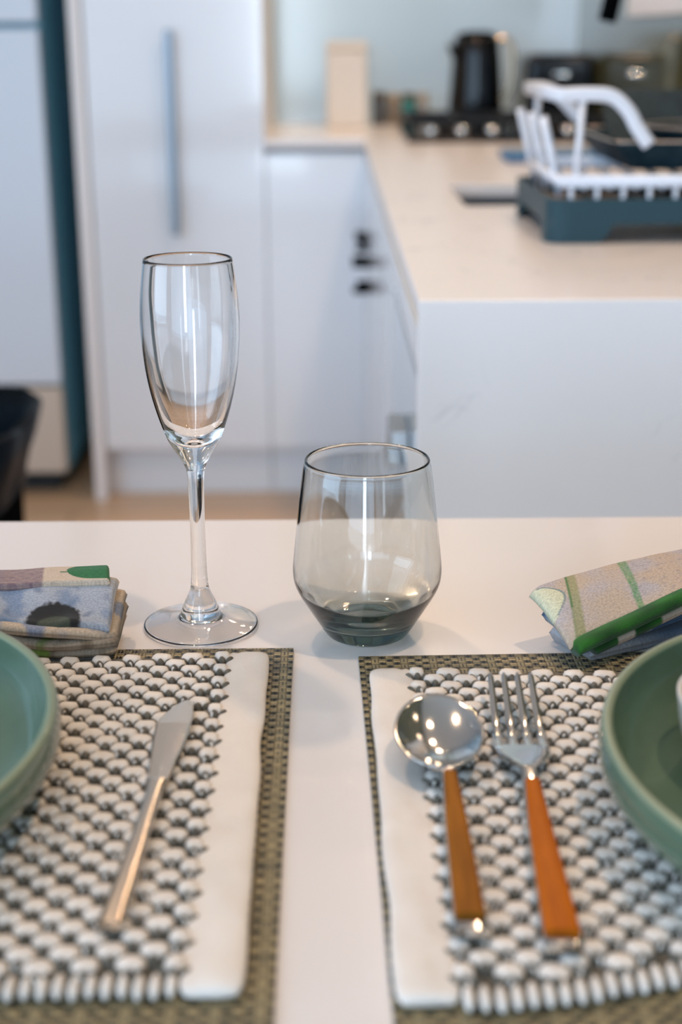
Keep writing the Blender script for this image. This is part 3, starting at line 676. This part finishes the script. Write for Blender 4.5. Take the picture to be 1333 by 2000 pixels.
# ------------------------------------------------------------ glasses
def flute():
    out = [(0.0000, 0.0046), (0.008, 0.0044), (0.015, 0.0033), (0.022, 0.0020), (0.0285, 0.0008), (0.0322, 0.0000), (0.0333, 0.0007), (0.0335, 0.0014), (0.0325, 0.0021), (0.024, 0.0036), (0.0165, 0.0052), (0.0128, 0.0066), (0.0118, 0.0082), (0.0106, 0.0115), (0.0088, 0.0160), (0.0066, 0.0205),
           (0.0053, 0.0250), (0.0047, 0.0330), (0.00445, 0.0450), (0.0043, 0.0640), (0.0045, 0.0800), (0.00485, 0.0930), (0.0060, 0.0980), (0.0080, 0.1021), (0.0121, 0.1089), (0.0157, 0.1156), (0.0203, 0.1291), (0.0236, 0.1423),
           (0.0258, 0.1555), (0.0270, 0.1685), (0.02745, 0.1815), (0.0268, 0.1944), (0.0257, 0.2054), (0.0244, 0.2150)]
    rim = [(0.02425, 0.2156), (0.0239, 0.2158), (0.0235, 0.2155)]
    inn = [(0.0233, 0.2145), (0.0246, 0.2050), (0.0256, 0.1944), (0.02605, 0.1815), (0.0255, 0.1685), (0.0242, 0.1555), (0.0218, 0.1430), (0.0182, 0.1310), (0.0137, 0.1210), (0.0085, 0.1150), (0.004, 0.1128), (0, 0.1122)]
    return cr(out, 5) + rim + cr(inn, 5)
tag(obj('champagne_flute', lathe(flute(), 128, False), m_glass, None, True, loc=(-0.0780, 0.800, TT + 0.0006)), 'empty clear champagne flute on the table left of the smoked tumbler', 'glass')
def tumbler():
    out = [(0, 0.0022), (0.012, 0.0020), (0.017, 0.0010), (0.0205, 0.0), (0.0230, 0.0006), (0.0252, 0.0030), (0.0290, 0.0090), (0.0345, 0.0180), (0.0395, 0.0265), (0.0420, 0.0325), (0.04275, 0.0385), (0.0424, 0.0450), (0.0408, 0.0600), (0.0387, 0.0800), (0.0364, 0.0985), (0.0352, 0.1032)]
    rim = [(0.0353, 0.1043), (0.0348, 0.1051), (0.0341, 0.1051), (0.0336, 0.1043)]
    inn = [(0.0337, 0.1032), (0.0350, 0.0985), (0.0373, 0.0800), (0.0394, 0.0600), (0.0409, 0.0450), (0.0411, 0.0385), (0.0402, 0.0330), (0.0372, 0.0268), (0.0318, 0.0205), (0.0262, 0.0140), (0.0205, 0.0108), (0.0185, 0.0092), (0.010, 0.0082), (0, 0.0080)]
    return cr(out, 6) + rim + cr(inn, 6)
tag(obj('stemless_tumbler', lathe(tumbler(), 128, False), m_smoke, None, True, loc=(0.0198, 0.787, TT + 0.0006)), 'smoky grey stemless tumbler standing in the centre of the table', 'glass')

# ------------------------------------------------------------ bowls
def bowl(x, y, lab):
    T = thing('low_bowl', lab, 'bowl', (x, y, TT + 0.0100), 0)
    out = [(0, 0.001), (0.085, 0.001), (0.092, 0.0), (0.099, 0.002), (0.128, 0.006), (0.1430, 0.013), (0.1500, 0.0225), (0.1510, 0.031), (0.1500, 0.0375)]
    inn = [(0.1455, 0.0375), (0.1450, 0.030), (0.1425, 0.0220), (0.135, 0.0135), (0.120, 0.0085), (0.095, 0.0066), (0.05, 0.006), (0, 0.0058)]
    bm = lathe(cr(out, 6) + cr(inn, 6), 128, False)
    obj('bowl_body', bm, m_bowl, T, True)
    bm = bmesh.new(); N = 128; rg = []
    for k in range(N):
        a = 2 * pi * k / N; wob = 0.0003 * sin(5 * a + x * 9)
        rg.append([bm.verts.new(((0.14775 + wob + 0.00235 * cos(b)) * cos(a), (0.14775 + wob + 0.00235 * cos(b)) * sin(a), 0.0375 + 0.0016 * sin(b))) for b in [2 * pi * q / 12 for q in range(12)]])
    for k in range(N):
        for q in range(12): bm.faces.new((rg[k][q], rg[(k + 1) % N][q], rg[(k + 1) % N][(q + 1) % 12], rg[k][(q + 1) % 12]))
    bmesh.ops.recalc_face_normals(bm, faces=bm.faces)
    obj('rim', bm, m_bowlrim, T, True)
    return T
bowl(-0.2715, 0.5705, 'sage green low bowl cut off by the left edge beside the knife')
bowl(0.2640, 0.5475, 'sage green low bowl cut off by the right edge beside the fork')
T = obj('small_dish', lathe(cr([(0, 0), (0.03, 0), (0.042, 0.012), (0.046, 0.034)], 6) + [(0.0435, 0.0345)] + cr([(0.0425, 0.033), (0.039, 0.012), (0.028, 0.004), (0, 0.004)], 6), 64, False), mat('grey_white_glaze', (0.55, 0.52, 0.46), 0.25), None, True, loc=(0.1992, 0.588, TT + 0.0100 + 0.0072))
tag(T, 'small pale dish standing inside the right sage bowl', 'dish')

# ------------------------------------------------------------ cutlery
ZM = TT + 0.0105      # top of the pebble knit
# butter knife
T = thing('table_knife', 'satin steel table knife lying on the left knitted mat', 'knife', (-0.080, 0.58, ZM))
secs = [(0.5835, -0.0795, 0.0096), (0.592, -0.0789, 0.0100), (0.601, -0.0788, 0.0118), (0.613, -0.0784, 0.0142), (0.627, -0.0780, 0.0162), (0.6416, -0.0778, 0.0172), (0.650, -0.0772, 0.0158), (0.658, -0.0763, 0.0132), (0.665, -0.0751, 0.0098), (0.670, -0.0741, 0.0062), (0.6722, -0.0736, 0.0030)]
bm = bmesh.new(); rows = []
for i, (y, cx, wd) in enumerate(secs):
    zc = ZM + 0.0035 - (0.0 if y <= 0.6416 else (y - 0.6416) * 0.085)
    th = 0.0021 if y < 0.60 else 0.0015
    rows.append([bm.verts.new((cx + wd / 2 * a, y, zc + b * th / 2 + (0.0002 * (1 - abs(a)) if b > 0 else 0))) for a, b in ((-1, 0), (-0.86, 1), (0, 1), (0.9, 1), (1, 0), (0.9, -1), (0, -1), (-0.86, -1))])
for a, b in zip(rows, rows[1:]):
    for k in range(8): bm.faces.new((a[k], a[(k + 1) % 8], b[(k + 1) % 8], b[k]))
bm.faces.new(rows[0]); bm.faces.new(rows[-1][::-1]); bmesh.ops.recalc_face_normals(bm, faces=bm.faces)
o = rel(obj('blade', bm, m_steel_k, T, True), T); o.modifiers.new('es', 'EDGE_SPLIT').split_angle = radians(3.6)
bm = bmesh.new(); loft(bm, [(-0.0795, 0.5855, ZM + 0.0035, 0.0098, 0.0035), (-0.0795, 0.584, ZM + 0.0035, 0.0098, 0.0042), (-0.0795, 0.5825, ZM + 0.0034, 0.0078, 0.0044), (-0.0797, 0.57, ZM + 0.0034, 0.0070, 0.0050), (-0.0808, 0.545, ZM + 0.0030, 0.0074, 0.0056), (-0.0827, 0.51, ZM + 0.0026, 0.0086, 0.0054), (-0.0848, 0.478, ZM + 0.0024, 0.0099, 0.0046), (-0.0850, 0.4745, ZM + 0.0024, 0.0097, 0.0042)], 20, 3.2)
rel(obj('handle', bm, m_steel_k, T, True), T).modifiers.new('es', 'EDGE_SPLIT').split_angle = radians(45)

def handled(T, pts_wood, z0, w0, w1, steel_pts):
    pass
# spoon
T = thing('soup_spoon', 'round steel spoon with brown wooden handle left of the fork', 'spoon', (0.05, 0.56, ZM))
bm = bmesh.new(); NR, NA = 14, 64; ax, ay = 0.0203, 0.0305; cx, cy_ = 0.0488, 0.6140
def spz(u, v, q):  # u,v in unit disc
    y = v * ay; tilt = 0.0105 + (y + ay) * 0.115
    return ZM + tilt - q * 0.0065 * max(0.0, 1 - (u * u + v * v)) ** 0.9
def sring(rho, q, dz=0, grow=0):
    out = []
    for k in range(NA):
        a = 2 * pi * k / NA; u, v = rho * cos(a), rho * sin(a)
        wx = ax * (1 - 0.05 * v) + grow; out.append(bm.verts.new((cx + u * wx, cy_ + v * (ay + grow), spz(u, v, q) + dz)))
    return out
ctr = bm.verts.new((cx, cy_, spz(0, 0, 1)))
rg = [sring((i + 1) / NR, 1) for i in range(NR)]; rg.append(sring(1.0, 1, -0.0004, 0.0006))
lo = [sring((NR - i) / NR, 1.12, -0.0014) for i in range(NR)]; cb = bm.verts.new((cx, cy_, spz(0, 0, 1.12) - 0.0014))
al = rg + lo
for k in range(NA): bm.faces.new((ctr, al[0][k], al[0][(k + 1) % NA])); bm.faces.new((cb, al[-1][(k + 1) % NA], al[-1][k]))
for a, b in zip(al, al[1:]):
    for k in range(NA): bm.faces.new((a[k], b[k], b[(k + 1) % NA], a[(k + 1) % NA]))
bmesh.ops.recalc_face_normals(bm, faces=bm.faces)
rel(obj('spoon_bowl', bm, m_steel, T, True), T)
bm = bmesh.new(); loft(bm, cr([(0.0492, 0.5875, ZM + 0.0075, 0.012, 0.002), (0.0506, 0.5815, ZM + 0.0100, 0.0072, 0.003), (0.0511, 0.576, ZM + 0.0088, 0.0074, 0.004), (0.0511, 0.560, ZM + 0.0058, 0.0084, 0.0040), (0.0509, 0.52, ZM + 0.0040, 0.0108, 0.0038), (0.0507, 0.480, ZM + 0.0032, 0.0126, 0.0034), (0.0507, 0.4665, ZM + 0.0030, 0.0128, 0.0030)], 5), 20, 4)
rel(obj('handle', bm, m_steel, T, True), T).modifiers.new('es', 'EDGE_SPLIT').split_angle = radians(45)
bm = bmesh.new(); loft(bm, cr([(0.0512, 0.5770, ZM + 0.0104, 0.0058, 0.0036), (0.0512, 0.555, ZM + 0.0080, 0.0080, 0.0040), (0.0510, 0.52, ZM + 0.0062, 0.0101, 0.0040), (0.0508, 0.4745, ZM + 0.0052, 0.0120, 0.0036)], 6), 20, 4)
rel(obj('wooden_grip', bm, m_wood2, T, True), T).modifiers.new('es', 'EDGE_SPLIT').split_angle = radians(45)

# fork
T = thing('dinner_fork', 'steel four-tined fork with orange wooden handle right of the spoon', 'fork', (0.087, 0.56, ZM))
bm = bmesh.new()
fx = lambda y: 0.0836 + (y - 0.46) * 0.0285
def fz(y):
    if y < 0.585: return ZM + 0.0045 + 0.004 * max(0, (y - 0.54) / 0.045)
    t = (y - 0.585) / 0.10
    return ZM + 0.0085 - 0.009 * sin(min(t, 0.5) * pi) * 0.62 * (1 if t < 0.5 else 1) + (0.0 if t < 0.5 else (t - 0.5) * 0.021)
wds = [(0.581, 0.0074), (0.586, 0.0076), (0.590, 0.0100), (0.594, 0.0150), (0.599, 0.0205), (0.605, 0.0240), (0.611, 0.0252), (0.614, 0.0252)]
loft(bm, cr([(fx(y), y, fz(y), wd, 0.0022) for y, wd in wds], 4), 20, 5)
for k in range(4):
    f = (k - 1.5) / 1.5; rows = []
    for y in (0.611, 0.618, 0.628, 0.642, 0.656, 0.668, 0.676, 0.679):
        t = (y - 0.611) / 0.068; xo = f * (0.01055 - 0.0004 * t); wd = 0.0046 - 0.0017 * t if y < 0.677 else 0.0008
        rows.append((fx(y) + xo, y, fz(y), wd, 0.0021 - 0.0006 * t))
    loft(bm, rows, 12, 3.5)
rel(obj('tines', bm, m_steel, T, True), T).modifiers.new('es', 'EDGE_SPLIT').split_angle = radians(50)
bm = bmesh.new(); loft(bm, cr([(fx(0.584), 0.584, fz(0.584), 0.0075, 0.003), (fx(0.572), 0.572, ZM + 0.0072, 0.0082, 0.0042), (fx(0.54), 0.54, ZM + 0.0045, 0.0104, 0.0046), (fx(0.50), 0.50, ZM + 0.0036, 0.0128, 0.0044), (fx(0.468), 0.468, ZM + 0.0032, 0.0144, 0.0040), (fx(0.456), 0.4565, ZM + 0.0030, 0.0146, 0.0036)], 5), 20, 4)
rel(obj('handle', bm, m_steel, T, True), T).modifiers.new('es', 'EDGE_SPLIT').split_angle = radians(45)
bm = bmesh.new(); loft(bm, cr([(fx(0.571) + 0.0002, 0.571, ZM + 0.0092, 0.0064, 0.004), (fx(0.54), 0.54, ZM + 0.0068, 0.0092, 0.0044), (fx(0.50), 0.50, ZM + 0.0060, 0.0118, 0.0044), (fx(0.463), 0.4625, ZM + 0.0054, 0.0138, 0.0040)], 6), 20, 4)
rel(obj('wooden_grip', bm, m_wood, T, True), T).modifiers.new('es', 'EDGE_SPLIT').split_angle = radians(45)

# ------------------------------------------------------------ folded napkins
def sheet(name, fn, th, nu, nv, paint, parent, nose=1.0):
    """closed folded layer: fn(u,v)->Vector centre; rounded edges all round; paint(u,v,side)->rgb"""
    bm = bmesh.new(); col = []; thr = []
    def edge(t, w):  # thickness falloff near the border
        d = min(t, 1 - t) / w
        return 1.0 if d >= 1 else math.sqrt(max(0.0, 1 - (1 - d) ** 2))
    grids = []
    for side in (1, -1):
        g = []
        for i in range(nu + 1):
            u = 0.5 - 0.5 * cos(pi * i / nu) if False else i / nu
            row = []
            for j in range(nv + 1):
                v = 0.5 - 0.5 * cos(pi * j / nv)
                c = fn(u, v); e = edge(u, 0.013) * edge(v, 0.07 * nose); t_ = th(u, v) if callable(th) else th
                row.append(bm.verts.new(c + Vector((0, 0, side * t_ / 2 * e)))); col.append(paint(u, v, side)); thr.append((u * 0.16, v * 0.06, 0))
            g.append(row)
        grids.append(g)
    for s, g in enumerate(grids):
        for i in range(nu):
            for j in range(nv):
                q = (g[i][j], g[i + 1][j], g[i + 1][j + 1], g[i][j + 1]); bm.faces.new(q if s == 0 else q[::-1])
    A, Bb = grids
    for i in range(nu):
        bm.faces.new((A[i][0], Bb[i][0], Bb[i + 1][0], A[i + 1][0])); bm.faces.new((A[i + 1][nv], Bb[i + 1][nv], Bb[i][nv], A[i][nv]))
    for j in range(nv):
        bm.faces.new((A[0][j + 1], Bb[0][j + 1], Bb[0][j], A[0][j])); bm.faces.new((A[nu][j], Bb[nu][j], Bb[nu][j + 1], A[nu][j + 1]))
    bmesh.ops.recalc_face_normals(bm, faces=bm.faces)
    o = obj(name, bm, m_linen, parent, True)
    a = o.data.attributes.new('print', 'FLOAT_COLOR', 'POINT')
    for i, c in enumerate(col): a.data[i].color = (*c, 1)
    a = o.data.attributes.new('thread', 'FLOAT_VECTOR', 'POINT')
    for i, c in enumerate(thr): a.data[i].vector = c
    return o
def mixc(a, b, t): t = min(max(t, 0), 1); return tuple(a[i] * (1 - t) + b[i] * t for i in range(3))
def sm(x, a, b): t = min(max((x - a) / (b - a), 0), 1); return t * t * (3 - 2 * t)
NZ = lambda x, y, z=0: noise.noise(Vector((x, y, z)))
BEIGE = (0.50, 0.40, 0.30); BLUE = (0.15, 0.215, 0.33); LBLUE = (0.34, 0.365, 0.42); PUR = (0.17, 0.10, 0.13); GRN = (0.006, 0.10, 0.028); DK = (0.008, 0.009, 0.010)

# left napkin: world frame, u left->right along X, v back->front along Y
T = thing('folded_napkin', 'folded linen napkin with green leaf and blue flower print left of the flute', 'napkin', (-0.18, 0.775, TT))
NAP_L = T
LX0, LX1 = -0.268, -0.1185
def lfront(x): return 0.7480 + 0.030 * max(0.0, (-0.158 - x) / 0.075) ** 1.35
def lback(x): return 0.8000 - 0.010 * max(0.0, (-0.15 - x) / 0.1)
def rnd_end(x, k=0.012):   # right end curls down
    d = (LX1 - x) / k
    return 1.0 if d > 1 else math.sqrt(max(0.0, 1 - (1 - d) ** 2))
def layer(z0, z1, f_off, b_off, wav, amp, xend, ph=0):
    def fn(u, v):
        x = LX0 + (xend - LX0) * u; yb, yf = lback(x) + b_off, lfront(x) + f_off + amp * 0.6 * sin(x * wav * 0.7 + ph) + 0.012 * (1 - rnd_end(x, 0.022)) ** 1.2
        y = yb + (yf - yb) * v
        lt = min(max(0.0, (-0.15 - x) / 0.085), 1.2); z = z1 + (z0 - z1) * sm(v, 0.15, 1.0) + (z0 - TT) * 0.42 * lt + amp * sin(x * wav + ph) * v + (-0.003 * (1 - rnd_end(x, 0.02)))
        return Vector((x, y, z)) - Vector(T.location)
    return fn
hem = lambda seed: (lambda u, v, s: mixc(mixc((0.36, 0.29, 0.22), (0.20, 0.15, 0.10), sm(NZ(u * 14, v * 3, seed), 0.0, 0.4)), (0.16, 0.23, 0.04), sm(NZ(u * 9 + 4, v * 2, seed + 5), 0.25, 0.4)))  # lower fold colours darkened to paint crevice shade
sheet('bottom_fold', layer(TT + 0.0036, TT + 0.004, 0.0015, 0, 60, 0.0004, -0.1225), 0.0066, 120, 30, lambda u, v, s: mixc((0.12, 0.13, 0.14), (0.33, 0.27, 0.21), sm(NZ(u * 10, v * 4, 3), -0.2, 0.4)), T)  # dark tone paints the shadow under the stack
sheet('lower_fold', layer(TT + 0.0088, TT + 0.012, -0.0008, 0, 55, 0.0010, -0.1198, 1), 0.0064, 120, 30, hem(1), T)
sheet('middle_fold', layer(TT + 0.0135, TT + 0.019, -0.0020, -0.001, 60, 0.0014, -0.1184, 2), 0.0060, 120, 30, hem(8), T)
sheet('upper_fold', layer(TT + 0.0185, TT + 0.026, -0.0006, -0.001, 75, 0.0018, -0.1188, 0.5), 0.0060, 120, 30, lambda u, v, s: mixc(BEIGE, (0.22, 0.25, 0.33), sm(NZ(u * 12 + 2, v * 3, 4), 0.0, 0.3)), T)
def blue_paint(u, v, s):
    x = u * 0.149; c = mixc((0.40, 0.37, 0.34), LBLUE, sm(u, 0.30, 0.62))
    c = mixc(c, BLUE, 0.75 * sm(NZ(u * 9, v * 3.2, 7) + 0.25 * NZ(u * 40, v * 14, 2), -0.05, 0.45) * sm(u, 0.4, 0.6))
    c = mixc(c, (0.055, 0.10, 0.18), 0.55 * sm(NZ(u * 16, v * 6, 9), 0.2, 0.55))
    c = mixc(c, (0.48, 0.42, 0.36), sm(v, 0.16, 0.06))
    d = math.hypot((u - 0.785) / 0.105, (v - 0.93) / 0.30) + 0.10 * NZ(u * 60, v * 20, 1)
    c = mixc(c, DK, sm(d, 1.06, 0.92)); d2 = math.hypot((u - 0.79) / 0.07, (v - 1.0) / 0.18)
    return mixc(c, (0.06, 0.075, 0.05), sm(d2, 1.0, 0.8) * 0.8)
def blue_fn(u, v):
    x = LX0 + (-0.1225 - LX0) * u; yb, yf = lback(x) - 0.004, lfront(x) + 0.0030 + 0.0010 * sin(x * 130)
    y = yb + (yf - yb) * v
    z = TT + 0.0335 - 0.0115 * sm(v, 0.25, 1.02) + 0.0012 * NZ(u * 6, v * 2, 3) - 0.0025 * exp(-((u - 0.62) / 0.09) ** 2) * v
    z -= 0.004 * (1 - rnd_end(x, 0.014)); z += 0.0095 * min(max(0.0, (-0.15 - x) / 0.085), 1.2) * v
    z += 0.0020 * exp(-((u - 0.85) / 0.05) ** 2) * sm(v, 0.7, 1)
    return Vector((x, y, z)) - Vector(T.location)
sheet('blue_flower_fold', blue_fn, 0.0058, 260, 90, blue_paint, T)
def leaf_paint(u, v, s):
    c = mixc(BEIGE, (0.58, 0.46, 0.36), 0.5 + 0.5 * NZ(u * 20, v * 6, 2))
    c = mixc(c, PUR, sm(u, 0.742, 0.730) * (0.75 + 0.25 * NZ(u * 50, v * 12)) * sm(u, 0.42, 0.50)); c = mixc(c, (0.20, 0.16, 0.20), sm(u, 0.60, 0.54) * 0.6 * sm(u, 0.38, 0.46))
    uu = (u - 0.945) / 0.118; vv = (v - 0.44 - 0.05 * uu) / (0.46 * max(0.0, 1 - min(1, max(0, -uu)) ** 2.2) ** 0.55 + 1e-3)
    inside = sm(abs(vv), 1.02, 0.96) * (1 if uu > -1 else 0)
    c = mixc(c, mixc(GRN, (0.010, 0.145, 0.035), 0.5 + NZ(u * 70, v * 20)), inside)
    if abs(v - 0.47) < 0.03 and 0.80 < u < 0.83: c = mixc(c, GRN, 0.8)
    return c
def leaf_fn(u, v):
    x = LX0 + (-0.1255 - LX0) * u; yb = lback(x) - 0.001; yf = yb - 0.0190
    return Vector((x - 0.003 * (1 - v) * u, yb + (yf - yb) * v, TT + 0.0395 + 0.0012 * NZ(u * 5, 1) - 0.002 * sm(v, 0.3, 1) - 0.003 * (1 - u))) - Vector(T.location)
sheet('leaf_fold', leaf_fn, 0.0050, 260, 60, leaf_paint, T)

NAP_L.location = (-0.18, 0.7645, TT + 0.0012)

# right napkin, turned about 28 degrees
TR = thing('folded_napkin', 'folded beige linen napkin with green stripes above the right bowl', 'napkin', (0.112, 0.764, TT))
A0 = radians(27.5); ex = Vector((cos(A0), sin(A0), 0)); ey = Vector((sin(A0), -cos(A0), 0))  # ey points to the front
def rpaint(u, v, s):
    c = mixc((0.50, 0.39, 0.30), (0.44, 0.40, 0.42), sm(NZ(u * 7, v * 2.5, 5) + 0.15 * NZ(u * 60, v * 20), -0.2, 0.35) * 0.9 * sm(v, 0.98, 0.7))
    c = mixc(c, (0.20, 0.17, 0.24), 0.35 * sm(NZ(u * 45, v * 22, 8), 0.2, 0.5) * sm(u, 0.25, 0.4))
    s1 = 0.165 - 0.12 * v; c = mixc(c, (0.27, 0.27, 0.11), 0.75 * sm(abs(u - s1), 0.026, 0.015)); c = mixc(c, (0.03, 0.15, 0.03), 0.85 * sm(abs(u - s1 + 0.018), 0.006, 0.003) * (1 if v < 0.6 else 0.3))
    s2 = 0.385 - 0.09 * v; c = mixc(c, (0.06, 0.25, 0.07), 0.85 * sm(abs(u - s2), 0.020 * (1.25 - 0.5 * v), 0.012 * (1.25 - 0.5 * v)) * (0.75 + 0.6 * NZ(u * 90, v * 50)))
    # cream turned-over corner on the left end
    e = 0.085 * sin(pi * min(max((v - 0.02) / 0.62, 0), 1))
    c = mixc(c, (0.62, 0.60, 0.42) if v < 0.62 else (0.62, 0.49, 0.37), sm(u, e + 0.008, e)); c = mixc(c, (0.14, 0.20, 0.22), sm(abs(u - e), 0.006, 0.002) * (1 if 0.06 < v < 0.6 else 0))
    return c
def rtop(u, v):
    L = 0.165; x = L * u - 0.0015; y = -0.001 + 0.0395 * v
    zb = 0.0335 + 0.0060 * math.sqrt(min(1, u * 2.5)); zf = 0.0160 + min(0.033 * u, 0.017)
    z = zb + (zf - zb) * v ** 1.5 + 0.0008 * NZ(u * 6, v * 3, 1) - 0.003 * (1 - min(u / 0.05, 1)) ** 2
    return ex * x + ey * y + Vector((0, 0, z))
sheet('striped_top_fold', rtop, 0.0042, 260, 90, rpaint, TR)
def roll(off_y, off_z, u0, rad_y, green):
    def fn(u, v):
        uu = u0 + (1 - u0) * u; c = rtop(uu, 1.0)
        return c + ey * (off_y + (v - 0.5) * rad_y) + Vector((0, 0, off_z + 0.0015 * uu))
    return fn
def gpaint(lo, seed):
    def f(u, v, s):
        c = mixc((0.005, 0.055, 0.005), (0.018, 0.145, 0.009), 0.5 + NZ(u * 12, v * 2, seed)); c = mixc(c, (0.55, 0.45, 0.36), sm(NZ(u * 7 + seed, 0.3, seed), lo, lo + 0.06))
        return c
    return f
sheet('green_hem_fold', roll(0.0015, -0.0015, 0.01, 0.0105, 1), 0.0085, 160, 20, gpaint(0.42, 3), TR, 6)
sheet('green_white_fold', roll(0.0004, -0.0086, 0.09, 0.0085, 1), 0.0062, 160, 20, gpaint(0.02, 11), TR, 6)
def rmid(u, v):
    c = rtop(u, v); return Vector((c.x, c.y, 0)) + Vector((0, 0, 0.0095 + 0.45 * max(c.z - 0.016, 0))) - ey * 0.004 + ex * 0.012
sheet('inner_shadow_fold', rmid, 0.0080, 100, 30, lambda u, v, s: mixc((0.02, 0.09, 0.22), (0.30, 0.42, 0.52), sm(NZ(u * 6, v * 3, 12), 0.0, 0.3) if u < 0.3 else 0), TR)  # dark blue paints the shadow inside the fold
def rbot(u, v):
    c = rtop(u, v); return Vector((c.x, c.y, 0.0045)) - ey * 0.003 + ex * 0.017
sheet('bottom_fold', rbot, 0.0080, 100, 30, lambda u, v, s: mixc((0.45, 0.47, 0.52), (0.10, 0.16, 0.26), sm(u, 0.1, 0.35)), TR)  # darkens to deep blue under the rolls, painting their shade

# ------------------------------------------------------------ downlight fittings
for i, (lx, ly) in enumerate(LAMPS):
    where = ['above the walkway beside the peninsula', 'above the dish rack', 'above the worktop before the hob', 'above the hob', 'above the right place setting'][i]
    T = obj('ceiling_light', lathe([(0.045, 2.4598), (0.062, 2.4598), (0.062, 2.452), (0.045, 2.446)], 32, True, None, lx, ly), m_frame, None, True)
    tag(T, 'small round white recessed ceiling light ' + where, 'ceiling light', 'recessed ceiling lights')
